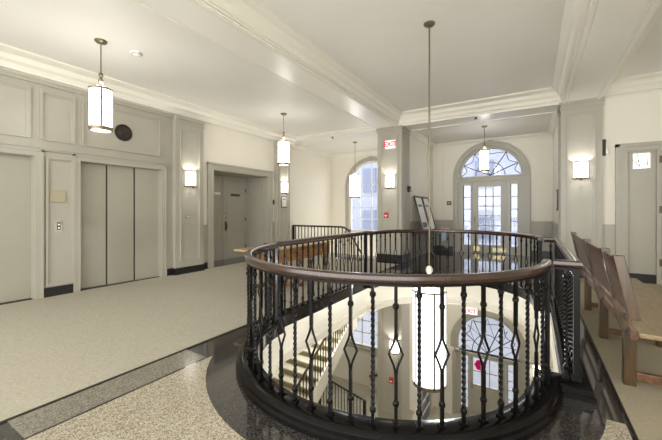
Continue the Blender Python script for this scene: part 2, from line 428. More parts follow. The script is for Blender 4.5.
# grey panelling on the elevator bay
G = XL+.02
b = B()
b.box(XL, G, -3, .51, 0, 3.38); b.box(XL, G, .51, 1.93, DT, 3.38); b.box(XL, G, 1.93, 2.52, 0, 3.38); b.box(XL, G, 2.52, 3.94, DT, 3.38); b.box(XL, G, 3.94, 4.2, 0, 3.38)
pn = obj('panelling', b, M['grey'], wl, label='grey painted panelling around the elevators')
b = B()
b.box(G, G+.03, -3, 4.17, 2.285, 2.32); b.box(G, G+.045, -3, 4.17, 2.31, 2.325)
b.box(G, G+.035, -3, 4.17, 3.3, 3.38); b.box(G, G+.05, -3, 4.17, 3.34, 3.36)
for y0, y1, z0, z1 in ((.5, 1.88, 2.45, 3.22), (1.99, 2.45, 2.45, 3.22), (2.54, 3.92, 2.45, 3.22)):
    b.fr('X', G, 1, y0, y1, z0, z1, .03, .032); b.fr('X', G, 1, y0+.03, y1-.03, z0+.03, z1-.03, .025, .014)
b.fr('X', G, 1, 2.06, 2.43, .17, 2.2, .028, .032); b.fr('X', G, 1, 2.088, 2.402, .198, 2.172, .02, .014)
for y0, y1 in ((.51, 1.93), (2.52, 3.94)):   # casings
    b.box(G, G+.03, y0-.09, y0, 0 if y0 > 2 else .0, DT+.09); b.box(G, G+.03, y1, y1+.09, 0, DT+.09); b.box(G, G+.03, y0, y1, DT, DT+.09)
    b.box(G, G+.042, y0-.1, y0-.07, 0, DT+.1); b.box(G, G+.042, y1+.07, y1+.1, 0, DT+.1); b.box(G, G+.042, y0-.1, y1+.1, DT+.07, DT+.1)
obj('panel_moulding', b, M['grey'], pn)
# grey dado beyond the pilaster
b = B(); b.box(XL, XL+.012, 4.88, 5.1, .1, 1.0); b.box(XL, XL+.012, 7.28, 7.42, .1, 1.0); b.box(XL, XL+.03, 4.88, 5.08, .99, 1.03); b.box(XL, XL+.03, 7.28, 7.42, .99, 1.03)
obj('dado', b, M['grey'], wl, label='grey dado below the chair rail')
def elevator(name, y0, y1, label, n):
    t = thing(name, label, 'elevator door', (XL-.1, (y0+y1)/2, 0), kind='structure')
    w = (y1-y0)/n
    for i in range(n):
        b = B(); d = .028*i
        b.box(XL-.16+d, XL-.125+d, y0+w*i, y0+w*(i+1)+(.01 if i < n-1 else 0), .012, DT)
        dp = obj('door_panel', b, M['greyd'], t, bevel=.003)
        if i:
            b = B(); b.box(XL-.162+d, XL-.127+d, y0+w*i-.012, y0+w*i, .012, DT); obj('edge_seal', b, M['darkm'], dp)
    b = B(); b.box(XL-.16, XL-.02, y0, y1, 0, .012); obj('sill', b, M['darkm'], t)
    b = B(); b.box(XL-.17, XL+.015, y0-.01, y0+.008, 0, DT); b.box(XL-.17, XL+.015, y1-.008, y1+.01, 0, DT); b.box(XL-.17, XL+.015, y0, y1, DT-.008, DT+.01); obj('jamb_lining', b, M['greyd'], t)
    b = B(); b.box(XL-.22, XL-.17, y0-.1, y1+.1, 0, DT+.1); obj('shaft_wall', b, M['darkm'], t)
elevator('door_1', .51, 1.93, 'closed grey elevator door cut by the left frame edge', 2)
elevator('door_2', 2.52, 3.94, 'closed three panel grey elevator door beside the round grille', 3)
# baseboards
def baseb(name, label, parts):
    b = B()
    for p in parts: b.box(*p)
    return struct(name, b, M['base'], label, 'baseboard')
baseb('baseboard_left', 'black baseboard under the panel between the elevators', [(G, G+.025, 2.0, 2.5, 0, .15)])
baseb('baseboard_left', 'black baseboard under the pilaster right of the elevators', [(G, G+.025, 4.04, 4.22, 0, .15), (XL, XL+.14, 4.17, 4.9, 0, .15), (XL, XL+.03, 4.9, 5.06, 0, .15)])
baseb('baseboard_left', 'black baseboard beyond the recessed office door', [(XL, XL+.03, 7.28, 7.4, 0, .15), (XL, XL+.14, 7.39, 8.02, 0, .15)])
# pilasters on the left wall
def pilaster(y0, y1, label):
    X1 = XL+.12; b = B()
    b.box(XL, X1, y0, y1, .0, 3.38); b.box(XL, X1+.02, y0-.015, y1+.015, 3.22, 3.26); b.box(XL, X1+.035, y0-.02, y1+.02, 3.3, 3.38)
    p = struct('pilaster', b, M['grey'], label, 'pilaster')
    b = B(); b.fr('X', X1, 1, y0+.1, y1-.1, .28, 3.12, .028, .03); b.fr('X', X1, 1, y0+.128, y1-.128, .308, 3.092, .02, .014); obj('panel_moulding', b, M['grey'], p)
    return p
pilaster(4.19, 4.88, 'grey panelled pilaster between the elevators and the recessed door')
pilaster(7.41, 8.0, 'far grey pilaster at the end of the left wall')

# recessed office door
t = thing('door_3', 'grey recessed office door with dark plaque in the left wall', 'door', (XL-.8, 6.2, 0), kind='structure')
XR = XL-.82
b = B(); b.box(XR-.05, XL, 7.1, 7.16, 0, 2.33); b.box(XR-.05, XL, 5.19, 5.25, 0, 2.33); b.box(XR-.05, XL, 5.2, 7.15, 2.32, 2.38)
b.box(XR-.06, XR, 5.24, 5.84, 0, 2.33); b.box(XR-.06, XR, 6.22, 6.25, 0, 2.33); b.box(XR-.06, XR, 7.07, 7.11, 0, 2.33); b.box(XR-.06, XR, 6.25, 7.07, 2.16, 2.33); b.box(XR-.06, XR-.02, 5.84, 6.22, 0, 2.33)
al = obj('alcove_lining', b, M['grey'], t)
b = B()
for z0, z1 in ((.2, .95), (1.05, 2.2)): b.fr('Y', 7.1, -1, XR+.12, XL-.12, z0, z1, .03, .012); b.fr('X', XR-.02, 1, 5.88, 6.18, z0, z1, .025, .012); b.fr('X', XR, 1, 5.32, 5.78, z0, z1, .025, .012)
b.box(XR+.02, XR+.035, 6.22, 7.09, 2.16, 2.19)
obj('panel_moulding', b, M['grey'], al)
b = B(); b.box(XL, XL+.03, 5.08, 5.24, 0, 2.48); b.box(XL, XL+.03, 7.11, 7.28, 0, 2.48); b.box(XL, XL+.03, 5.24, 7.11, 2.33, 2.48)
b.box(XL, XL+.05, 5.06, 5.1, 0, 2.5); b.box(XL, XL+.05, 7.25, 7.3, 0, 2.5); b.box(XL, XL+.05, 5.06, 7.3, 2.45, 2.5)
obj('door_frame', b, M['grey'], t, bevel=.004)
b = B(); b.box(XR-.04, XR+.005, 6.25, 7.07, .01, 2.16); lf = obj('door_leaf', b, M['grey'], t)
b = B()
for z0, z1 in ((.18, .95), (1.12, 2.02)): b.fr('X', XR+.005, 1, 6.36, 6.96, z0, z1, .03, .012)
obj('panel_moulding', b, M['grey'], lf)
b = B(); b.box(XR+.005, XR+.015, 6.5, 6.83, 1.77, 1.84); obj('name_plate', b, M['bronze'], lf)
b = B(); b.tube([(XR+.01, 6.32, 1.02), (XR+.06, 6.32, 1.0), (XR+.06, 6.32, .86), (XR+.01, 6.32, .84)], .011, 8); b.box(XR+.005, XR+.012, 6.29, 6.35, .8, 1.06)
b.lathe([(.0, .0), (.022, .0), (.022, .02), (0, .02)], (XR+.006, 6.32, 1.16), 10); b.lathe([(.0, .0), (.022, .0), (.022, .02), (0, .02)], (XR+.006, 6.32, 1.28), 10)
obj('handle', b, M['bronze'], lf, smooth=True)
for z in (.25, 1.05, 1.9):
    b = B(); b.box(XR+.005, XR+.018, 7.04, 7.07, z, z+.1); obj('hinge', b, M['bronze'], lf)
b = B(); b.box(XR-.014, XR-.008, 5.93, 6.15, 1.8, 1.86); obj('number_plate', b, M['white'], t)
b = B(); b.box(XR, XL-.02, 5.24, 7.11, 0, .01); obj('threshold', b, M['tdark'], t)

# small fittings on the left wall
def fitting(name, label, cat, parts, group=None):
    """parts: list of (part name, builder, material); first is the body"""
    p0 = parts[0]
    o = obj(p0[0] if len(parts) == 0 else name, p0[1], p0[2], None, bevel=.002)
    prop(o, label, cat, group)
    for nm, bb, mm in parts[1:]: obj(nm, bb, mm, o)
    return o
b = B(); b.box(G, G+.015, 2.115, 2.325, 1.485, 1.68)
b2 = B(); b2.fr('X', G+.015, 1, 2.125, 2.315, 1.495, 1.67, .012, .004)
fitting('wall_plaque', 'square tan plaque on the panel between the elevators', 'plaque', [('body', b, M['copper']), ('plaque_border', b2, M['copper'])])
b = B(); b.box(G, G+.012, 2.18, 2.275, 1.02, 1.2)
b2 = B(); b2.box(G+.012, G+.017, 2.205, 2.25, 1.05, 1.17)
o = fitting('call_button_panel', 'steel elevator call button panel under the tan plaque', 'button panel', [('body', b, M['steel']), ('inset', b2, M['bronze'])])
for z in (1.08, 1.135):
    b = B(); b.rings([[(G+.017+dx, 2.2275+.013*math.cos(a), z+.013*math.sin(a)) for a in [i*PI/5 for i in range(10)]] for dx in (0, .006)]); obj('button', b, M['white'], o)
b = B(); ccy, ccz, cr = 3.21, 2.80, .155
b.rings([[(G+dx, ccy+r*math.cos(a), ccz+r*math.sin(a)) for a in [i*2*PI/28 for i in range(28)]] for dx, r in ((0, cr), (.02, cr), (.024, cr-.015), (.014, cr-.03), (.014, .05), (.022, .045), (.022, .01))])
b2 = B()
for r in (.035, .065, .09): b2.tube([(G+.02, ccy+r*math.cos(a), ccz+r*math.sin(a)) for a in [i*2*PI/24 for i in range(25)]], .004, 5)
fitting('round_speaker_grille', 'round dark grille high on the panelling above the elevator', 'grille', [('body', b, M['darkm']), ('grille_ring', b2, M['bronze'])])
b = B(); b.box(XL+.12, XL+.128, 4.42, 4.57, 1.19, 1.27); o = fitting('switch_plate', 'grey light switch plate on the pilaster below the wall sconce', 'switch', [('body', b, M['steel'])])
for y in (4.46, 4.495, 4.53):
    b = B(); b.box(XL+.128, XL+.136, y-.006, y+.006, 1.215, 1.245); obj('toggle', b, M['white'], o)
b = B(); b.box(XL, XL+.03, 7.305, 7.395, 1.54, 1.68); b2 = B(); b2.box(XL+.03, XL+.035, 7.32, 7.38, 1.57, 1.65)
fitting('wall_box', 'small brown alarm box beside the far left pilaster', 'alarm box', [('body', b, M['bronze']), ('cover', b2, M['darkm'])])
b = B(); b.box(XL+.12, XL+.135, 7.58, 7.84, 1.45, 1.79)
b2 = B(); b2.box(XL+.135, XL+.138, 7.605, 7.815, 1.48, 1.76)
b3 = B(); b3.box(XL+.138, XL+.1395, 7.64, 7.78, 1.69, 1.72)
fitting('framed_notice', 'small framed white notice on the far left pilaster', 'notice', [('body', b, M['frame']), ('notice_sheet', b2, M['paper']), ('printed_line', b3, M['frame'])])
# ceiling fittings
b = B(); b.lathe([(0, 0), (.075, 0), (.075, -.012), (.055, -.035), (.02, -.042), (0, -.042)], (-4.91, 2.61, ZL), 20); o = obj('smoke_detector', b, M['white'], None, smooth=True); prop(o, 'white round smoke detector on the left hall ceiling', 'smoke detector')
b = B(); b.tube([(-4.91+.06*math.cos(a), 2.61+.06*math.sin(a), ZL-.03) for a in [i*PI/12 for i in range(25)]], .004, 5); obj('vent_ring', b, M['bronze'], o)
def sprinkler(x, y, z, label):
    b = B(); b.lathe([(0, 0), (.035, 0), (.035, -.008), (.012, -.012), (.012, -.04), (.0, -.04)], (x, y, z), 12); o = obj('ceiling_sprinkler', b, M['darkm'], None, smooth=True); prop(o, label, 'sprinkler')
    b = B(); b.lathe([(0, -.044), (.032, -.044), (.032, -.05), (0, -.05)], (x, y, z), 12); b.tube([(x-.02, y, z-.008), (x-.02, y, z-.046)], .004, 5); b.tube([(x+.02, y, z-.008), (x+.02, y, z-.046)], .004, 5); obj('deflector', b, M['darkm'], o)
sprinkler(-5.15, 8.5, ZS+.008, 'dark sprinkler head on the beam over the elevator hall')
sprinkler(-1.16, 8.5, ZS+.008, 'dark sprinkler head on the beam before the arched door')

# ------------------------------------------------------------------ pillars
def pillar(x0, x1, label):
    b = B(); b.box(x0, x1, PY0, PY1, LOW, ZS); b.box(x0-.03, x1+.03, PY0-.03, PY1+.03, ZS-.05, ZS); b.box(x0-.015, x1+.015, PY0-.015, PY1+.015, ZS-.14, ZS-.1)
    p = struct('pillar', b, M['grey'], label, 'pillar')
    b = B(); b.fr('Y', PY0, -1, x0+.1, x1-.1, .32, 3.34, .028, .03); b.fr('Y', PY0, -1, x0+.128, x1-.128, .348, 3.312, .02, .012)
    b.fr('X', x1, 1, PY0+.1, PY1-.1, .32, 3.34, .03, .014); b.fr('X', x0, -1, PY0+.1, PY1-.1, .32, 3.34, .03, .014)
    b.fr('Y', PY0, -1, x0+.1, x1-.1, -4.0, -.75, .03, .014)
    obj('panel_moulding', b, M['grey'], p)
    b = B(); b.box(x0-.02, x1+.02, PY0-.02, PY1+.02, 0, .2); obj('pillar_base', b, M['base'], p, label='black pillar base')
    b = B(); b.box(x0-.06, x1+.06, PY0-.06, PY1+.06, LOW, -4.28); b.box(x0-.1, x1+.1, PY0-.1, PY1+.1, -4.28, -4.22); obj('pedestal', b, M['grey'], p)
    return p
pillar(-3.6, -2.92, 'grey square pillar carrying the EXIT sign left of the arched door')
pillar(.49, 1.16, 'grey panelled pilaster with a sconce right of the arched door')

# ------------------------------------------------------------------ far walls with arched openings
def arch_pts(cx, hw, zb, zsp, n=28):
    return [(cx-hw, zb), (cx+hw, zb), (cx+hw, zsp)]+[(cx+hw*math.cos(PI*i/n), zsp+hw*math.sin(PI*i/n)) for i in range(1, n)]+[(cx-hw, zsp)]
DC, WC, HW = -1.17, -5.3, 1.0
UD, LD = (DC, HW, 0.0, 2.46), (DC-.08, HW, LOW, -2.93)
UW, LW = (WC, HW, .54, 2.33), (WC, HW-.1, -3.93, -3.3)
b = B(); b.plate([(-8.2, LOW-.1), (4, LOW-.1), (4, 3.9), (-8.2, 3.9)], [arch_pts(*q) for q in (UD, LD, UW)]+[[(-6.2, -3.93), (-4.4, -3.93), (-4.4, -1.9), (-6.2, -1.9)]], lambda x, z: (x, YW, z), Vector((0, .22, 0)))
wb = struct('wall_back', b, M['cream'], 'cream far wall with arched door and arched window', 'wall')
b = B()
for x0, x1 in ((-2.95, DC-HW-.06), (DC+HW+.06, .5)):
    b.box(x0, x1, YW-.02, YW, .16, 1.03); b.box(x0, x1, YW-.045, YW, 1.0, 1.05)
    b.box(x0, x1, YW-.03, YW, .0, .16)
    w = (x1-x0)/2
    for i in range(2): b.fr('Y', YW-.02, -1, x0+w*i+.06, x0+w*(i+1)-.06, .28, .92, .03, .03)
obj('dado', b, M['grey'], wb, label='grey panelled dado beside the arched door')
b = B(); b.box(-2.95, DC-HW-.06, YW-.04, YW-.03, 0, .17); b.box(DC+HW+.06, .5, YW-.04, YW-.03, 0, .17); obj('black_skirting', b, M['base'], wb)
b = B()
for x in (-2.72, .06): b.box(x-.12, x+.12, YW-.025, YW, 1.05, 3.45)
obj('wall_strip', b, M['cream'], wb)
b = B(); b.box(-2.95, -2.1, YW-.04, YW, -3.35, -3.22); b.box(-.25, 4, YW-.04, YW, -3.35, -3.22); b.box(-.25, 4, YW-.06, YW, -3.25, -3.22); obj('string_course', b, M['cornice'], wb)
b = B(); b.box(-3.6, -2.95, PY1, YW, LOW, 3.9); b.box(-3.6, -2.93, PY1, YW, .0, .0)
wp = struct('wall_partition', b, M['cream'], 'cream wall behind the pillar where the framed posters lean', 'wall')
b = B(); b.box(-2.95, -2.93, PY1, YW, 0, 1.03); b.box(-2.95, -2.91, PY1, YW, 1.0, 1.05); obj('dado', b, M['grey'], wp, label='grey dado behind the folding table')
b = B(); b.box(.5, 1.16, PY1, YW, LOW, 3.9); wq = struct('wall_right', b, M['cream'], 'cream return wall right of the arched door', 'wall')
b = B(); b.box(.48, .5, PY1, YW, 0, 1.03); b.box(.46, .5, PY1, YW, 1.0, 1.05); obj('dado', b, M['grey'], wq)
b = B(); b.box(-7.2, -7.05, 8.2, YW, LOW, 3.9); b.box(-7.2, XL-.16, 8.05, 8.2, 0, 3.9); struct('wall_left', b, M['cream'], 'cream side wall of the landing room with the arched window', 'wall')
# right rear wall
YR = 8.4
b = B(); b.box(3.9, 4.05, -3, 8.6, 0, 3.9); struct('wall_right', b, M['cream'], 'cream side wall of the right hall beyond the bench', 'wall')
b = B(); b.box(1.16, 1.5, YR, YR+.18, 0, ZC+.05); b.box(1.5, 3.0, YR, YR+.18, 2.52, ZC+.05); b.box(3.0, 4, YR, YR+.18, 0, ZC+.05)
wr = struct('wall_right', b, M['cream'], 'cream wall with grey door at the right end of the hall', 'wall')
b = B(); b.box(1.16, 1.39, YR-.015, YR, .18, 1.06); b.box(1.16, 1.39, YR-.04, YR, 1.05, 1.085); obj('dado', b, M['grey'], wr, label='grey dado left of the right hand door')
baseb('baseboard_right', 'black baseboard below the narrow glazed door panel at right', [(1.16, 1.39, YR-.03, YR, 0, .18), (1.5, 1.955, YR-.02, YR+.03, 0, .16)])
t = thing('door_4', 'tall grey door panel with small leaded pane at right edge', 'door', (1.75, YR, 0), kind='structure')
b = B(); b.box(1.39, 1.55, YR-.05, YR, 0, 2.62); b.box(1.55, 3.0, YR-.05, YR, 2.5, 2.62); b.box(1.37, 1.43, YR-.07, YR, 0, 2.64); b.box(1.37, 3.05, YR-.07, YR, 2.58, 2.64); b.box(1.955, 2.015, YR-.04, YR+.1, 0, 2.5); b.box(1.5, 1.56, YR, YR+.12, 0, 2.5)
obj('door_frame', b, M['grey'], t, bevel=.003)
b = B(); gx0, gx1, gz0, gz1 = 1.635, 1.885, 2.16, 2.45
b.plate([(1.55, .16), (1.955, .16), (1.955, 2.5), (1.55, 2.5)], [[(gx0, gz0), (gx1, gz0), (gx1, gz1), (gx0, gz1)]], lambda x, z: (x, YR+.02, z), Vector((0, .05, 0)))
pf = obj('fixed_panel', b, M['grey'], t)
b = B(); b.quad((gx0, YR+.045, gz0), (gx1, YR+.045, gz0), (gx1, YR+.045, gz1), (gx0, YR+.045, gz1)); obj('pane', b, M['glass'], pf)
b = B()
for p, q in (((gx0, 2.33), (gx0+.1, 2.2)), ((gx0+.05, 2.28), (gx1-.05, 2.4)), ((gx1-.05, 2.4), (gx1-.03, gz0)), ((gx0+.06, gz1), (gx0+.1, 2.2)), ((gx0+.1, 2.2), (gx1-.03, 2.24))):
    b.tube([(p[0], YR+.04, p[1]), (q[0], YR+.04, q[1])], .006, 5)
obj('lead_line', b, M['lead'], pf)
b = B(); b.box(2.02, 3.01, YR+.02, YR+.065, .01, 2.49); dl = obj('door_leaf', b, M['grey'], t)
for z in (.33, 1.31, 2.24):
    b = B(); b.box(1.99, 2.03, YR-.055, YR+.02, z, z+.13); obj('hinge', b, M['bronze'], t)

# arched entrance builder
def grid(b, x0, x1, z0, z1, nx, nz, y, t=.028, d=.03):
    for i in range(1, nx): x = x0+(x1-x0)*i/nx; b.box(x-t/2, x+t/2, y-d/2, y+d/2, z0, z1)
    for i in range(1, nz): z = z0+(z1-z0)*i/nz; b.box(x0, x1, y-d/2, y+d/2, z-t/2, z+t/2)
def arch_band(b, cx, hwi, hwo, zb, zsp, y0, y1, n=32):
    pts = [(-1, zb)]+[(math.cos(PI-PI*i/n), None, math.sin(PI*i/n)) for i in range(n+1)]+[(1, zb)]
    R = []
    for p in pts:
        if len(p) == 2: xi, xo, zi, zo = cx+p[0]*hwi, cx+p[0]*hwo, p[1], p[1]
        else: xi, xo, zi, zo = cx+p[0]*hwi, cx+p[0]*hwo, zsp+p[2]*hwi, zsp+p[2]*hwo
        R.append([(xi, y0, zi), (xo, y0, zo), (xo, y1, zo), (xi, y1, zi)])
    b.rings(R)
def entrance(name, label, zb, ztr, zsp, gz0, gz1, rows, siderows, low):
    cx = DC if not low else DC-.08
    t = thing(name, label, 'door', (cx, YW, zb), kind='structure')
    b = B(); arch_band(b, cx, HW-.04, HW+.09, zb, zsp, YW-.07, YW+.1); arch_band(b, cx, HW+.055, HW+.1, zb, zsp, YW-.095, YW)
    if not low: b.box(cx-.07, cx+.07, YW-.11, YW, zsp+HW-.04, zsp+HW+.13)
    obj('arch_frame', b, M['grey'], t, smooth=True)
    y = YW+.06
    b = B(); b.box(cx-HW+.02, cx+HW-.02, y-.1, y+.06, ztr-.12, ztr+.03); b.box(cx-HW+.02, cx+HW-.02, y-.13, y+.06, ztr-.01, ztr+.03)
    sx = ((cx-.80, cx-.56), (cx+.58, cx+.78))
    gx0, gx1 = (cx-.345, cx+.305) if not low else (cx-.42, cx+.31)
    dx0, dx1 = cx-.53, cx+.53
    for x0, x1 in ((cx-HW, sx[0][0]), (sx[0][1], dx0), (dx1, sx[1][0]), (sx[1][1], cx+HW)): b.box(x0, x1, y-.06, y+.05, zb, ztr-.1)
    for x0, x1 in sx: b.box(x0, x1, y-.05, y+.04, gz1+.06, ztr-.1); b.box(x0, x1, y-.05, y+.04, zb, gz0-.02 if not low else zb+.3)
    obj('door_frame', b, M['grey'], t)
    # leaf
    b = B(); b.box(dx0+.01, gx0, y-.03, y+.03, zb+.01, ztr-.12); b.box(gx1, dx1-.01, y-.03, y+.03, zb+.01, ztr-.12); b.box(gx0, gx1, y-.03, y+.03, gz1, ztr-.12); b.box(gx0, gx1, y-.03, y+.03, zb+.01, gz0)
    if low: b.fr('Y', y-.03, -1, gx0, gx1, zb+.2, gz0-.08, .03, .015)
    lf = obj('door_leaf', b, M['grey'], t)
    b = B(); b.quad((gx0, y, gz0), (gx1, y, gz0), (gx1, y, gz1), (gx0, y, gz1)); obj('pane', b, M['glass'], lf)
    b = B(); grid(b, gx0, gx1, gz0, gz1, 3 if not low else 3, rows, y); obj('glazing_bar', b, M['grey'], lf)
    b = B(); b.tube([(dx0+.09, y-.03, zb+1.0), (dx0+.09, y-.08, zb+1.0), (dx0+.09, y-.08, zb+1.18), (dx0+.09, y-.03, zb+1.18)], .012, 8); obj('handle', b, M['brass'], lf, smooth=True)
    if not low:
        b = B(); b.box(dx0+.04, dx0+.22, y-.037, y-.03, zb+.06, zb+.2); b.box(dx1-.45, dx1-.08, y-.037, y-.03, zb+.06, zb+.18); obj('kick_plate', b, M['kick'], lf)
    for x0, x1 in sx:
        zz = gz0-.02 if not low else zb+.3
        b = B(); b.quad((x0, y, zz), (x1, y, zz), (x1, y, gz1+.06), (x0, y, gz1+.06)); g = obj('sidelight', b, M['glass'], t)
        b = B(); grid(b, x0, x1, zz, gz1+.06, 1, siderows, y, .02); b.box(x0, x0+.015, y-.03, y+.03, zz, gz1+.06); b.box(x1-.015, x1, y-.03, y+.03, zz, gz1+.06); obj('glazing_bar', b, M['lead'] if not low else M['grey'], g)
    # fanlight
    rg = HW-.1; zg = ztr+.05
    b = B(); n = 28; vs = []
    poly = [(cx-rg, zg), (cx+rg, zg)]+[(cx+rg*math.cos(PI*i/n), zsp+rg*math.sin(PI*i/n)) for i in range(n+1)]
    b.plate(poly, [], lambda x, z: (x, y, z), None); fg = obj('fanlight', b, M['glass'], t)
    b = B(); arch_band(b, cx, rg-.03, HW, zg-.02, zsp, y-.04, y+.03); obj('fanlight_frame', b, M['grey'], fg)
    b = B(); c0 = Vector((cx, y-.01, zg))
    H = zsp+rg-zg
    def fp(a, r): return (cx+rg*r*math.cos(a), y-.01, zg+(H if True else rg)*r*math.sin(a))
    for a in (25, 58, 122, 155) if not low else (32, 62, 118, 148): b.tube([c0, fp(math.radians(a), .97)], .014, 5)
    for r in ((.47,) if not low else (.5,)): b.tube([fp(PI*i/20, r) for i in range(21)], .012, 5)
    for k in range(5):
        a0, a1 = [0, 25, 58, 122, 155, 180][k:k+2]
        P = [fp(math.radians(a0+(a1-a0)*i/10), .96-.17*math.sin(PI*i/10)) for i in range(11)]; b.tube(P, .011, 5)
    if low:
        for k in range(5):
            a0, a1 = [0, 32, 62, 118, 148, 180][k:k+2]; am = math.radians((a0+a1)/2)
            b.tube([fp(math.radians(a0), .5), fp(am, .93)], .007, 5); b.tube([fp(math.radians(a1), .5), fp(am, .93)], .007, 5)
    obj('lead_came', b, M['lead'], fg)
    return t, lf, y
entrance('door_5', 'arched grey entrance door with fanlight on the upper floor', 0, 2.44, 2.46, .26, 2.13, 6, 5, False)
t, lf, y = entrance('door_6', 'arched entrance door with pink sticker seen down through the balusters', LOW, -3.28, -2.93, -4.3, -3.42, 2, 6, True)
b = B()
for k in range(6):
    a = k*PI/3; c = (DC-.29+.095*math.cos(a), -3.66+.095*math.sin(a))
    b.rings([[(c[0]+.085*math.cos(q), yy, c[1]+.085*math.sin(q)) for q in [i*PI/6 for i in range(12)]] for yy in (y-.006-.0004*k, y-.002)])
o = obj('sticker', b, M['magenta'], None); prop(o, 'magenta flower shaped sticker on the lower door glass', 'sticker')
# arched windows of the landing room
def awin(name, label, q, cols, rows):
    cx, hw, zb, zsp = q
    t = thing(name, label, 'window', (cx, YW, zb), kind='structure'); y = YW+.08
    b = B(); arch_band(b, cx, hw-.05, hw+.06, zb, zsp, YW-.06, YW+.1); arch_band(b, cx, hw+.03, hw+.08, zb, zsp, YW-.08, YW); b.box(cx-.06, cx+.06, YW-.1, YW, zsp+hw-.06, zsp+hw+.1); obj('arch_frame', b, M['grey'], t, smooth=True)
    b = B(); b.box(cx-hw-.12, cx+hw+.12, YW-.14, YW+.12, zb-.06, zb); obj('sill', b, M['grey'], t)
    b = B(); b.plate(arch_pts(cx, hw-.08, zb, zsp), [], lambda x, z: (x, y, z), None); g = obj('pane', b, M['glass'], t)
    b = B(); arch_band(b, cx, hw-.12, hw-.03, zb, zsp, y-.04, y+.04); b.box(cx-hw, cx+hw, y-.04, y+.04, zb, zb+.07); obj('sash', b, M['trimw'], g)
    b = B()
    for i in range(1, cols): x = cx-hw+2*hw*i/cols; b.box(x-.012, x+.012, y-.015, y+.015, zb, zsp+math.sqrt(max(0, (hw-.1)**2-(x-cx)**2)))
    for i in range(1, rows+1): z = zb+.05+(zsp-zb)*i/rows; b.box(cx-hw+.08, cx+hw-.08, y-.015, y+.015, z-.012, z+.012)
    obj('glazing_bar', b, M['trimw'], g)
awin('window_1', 'tall arched window behind the EXIT sign pillar', UW, 4, 4)
t = thing('window_2', 'blue white multi pane window seen low through the stair well', 'window', (-5.3, YW, -3.93), kind='structure'); y = YW+.08
b = B(); b.fr('Y', YW+.12, -1, -6.22, -4.38, -3.95, -1.88, .1, .16); b.box(-6.35, -4.25, YW-.12, YW+.12, -4.0, -3.93); obj('window_frame', b, M['grey'], t)
b = B(); b.quad((-6.2, y, -3.93), (-4.4, y, -3.93), (-4.4, y, -1.9), (-6.2, y, -1.9)); g = obj('pane', b, M['glass'], t)
b = B(); grid(b, -6.12, -4.48, -3.86, -1.98, 4, 4, y); obj('glazing_bar', b, M['grey'], g)

# ------------------------------------------------------------------ lower lobby shell
b = B(); b.box(-8.2, 4, -1, 11.8, LOW-.1, LOW); struct('floor', b, M['lowfloor'], 'grey lower lobby floor below the stair well', 'floor')
b = B(); b.plate([(-8.2, -1), (4, -1), (4, 11.6), (-8.2, 11.6)], [[(x, y) for x, y in WELL], [(x, min(y, 11.55)) for x, y in STW]], lambda x, y: (x, y, -.44), Vector((0, 0, -.05))); struct('ceiling', b, M['ceil'], 'white lower lobby ceiling under the slab edge', 'ceiling')
b = B(); b.box(-6.75, -6.55, -1, 9.0, LOW, -.5); struct('wall_left', b, M['cream'], 'cream lower lobby wall beside the descending stair', 'wall')
b = B(); b.box(3.0, 3.15, -1, 8.9, LOW, -.5); b.box(1.16, 3.15, PY0, PY1, LOW, -.5); struct('wall_right', b, M['cream'], 'cream lower lobby wall right of the lower entrance', 'wall')
b = B(); b.box(-6.75, 3.15, -1.15, -1, LOW, -.5); struct('wall_front', b, M['cream'], 'cream lower lobby wall below the camera', 'wall')
# glazed side door in the lower partition
t = thing('door_7', 'dark glazed side door with white bars near the lower entrance', 'door', (-2.93, 10.6, LOW), kind='structure')
b = B(); b.box(-2.95, -2.9, 10.0, 10.14, LOW, -3.2); b.box(-2.95, -2.9, 11.05, 11.19, LOW, -3.2); b.box(-2.95, -2.9, 10.0, 11.19, -3.3, -3.2); obj('door_frame', b, M['grey'], t)
b = B(); b.box(-2.95, -2.94, 10.14, 11.05, LOW, -3.3); g = obj('pane', b, M['facadew'], t, label='dark glass')
b = B()
for z in (-5.0, -4.62, -4.2, -3.75): b.box(-2.94, -2.915, 10.14, 11.05, z-.02, z+.02)
obj('glazing_bar', b, M['trimw'], g)
b = B(); b.tube([(-2.9, 10.2, -4.7), (-2.86, 10.25, -4.6), (-2.86, 10.7, -4.2), (-2.9, 10.75, -4.15)], .015, 6); obj('handle', b, M['steel'], t)
b = B(); b.box(-2.6, -2.3, YW-.18, YW, LOW, -3.2); b.box(-2.64, -2.26, YW-.2, YW, -3.26, -3.18); struct('pilaster', b, M['cornice'], 'pale lower pilaster left of the lower entrance door', 'pilaster')

# ------------------------------------------------------------------ lower stair
t = thing('staircase', 'pale stone stair climbing along the left below the stair well edge', 'staircase', (-5.3, 3.6, LOW))
sx0, sx1 = -6.3, -4.72; y0 = 3.55; n = 20; rise, run = .17, .28
b = B()
for i in range(n):
    z = LOW+rise*(i+1); yy = y0+run*i
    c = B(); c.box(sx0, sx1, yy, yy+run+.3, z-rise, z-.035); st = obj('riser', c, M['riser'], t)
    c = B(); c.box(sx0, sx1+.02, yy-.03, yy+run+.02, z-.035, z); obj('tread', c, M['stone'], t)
def zline(y): return LOW+rise+(y-y0)/run*rise
b = B(); yA, yZ = y0, y0+run*n
for x0, x1 in ((sx1, sx1+.07), (sx0-.05, sx0)):
    b.rings([[(x0, yA, zline(yA)+.12), (x1, yA, zline(yA)+.12), (x1, yA, zline(yA)-.35), (x0, yA, zline(yA)-.35)], [(x0, yZ, zline(yZ)+.12), (x1, yZ, zline(yZ)+.12), (x1, yZ, zline(yZ)-.35), (x0, yZ, zline(yZ)-.35)]])
obj('stringer', b, M['fascia'], t)
xb = sx1+.035
b = B(); b.tube([(xb, yA, zline(yA)+.92), (xb, yZ, zline(yZ)+.92)], .03, 8); obj('handrail', b, M['rail'], t, smooth=True)
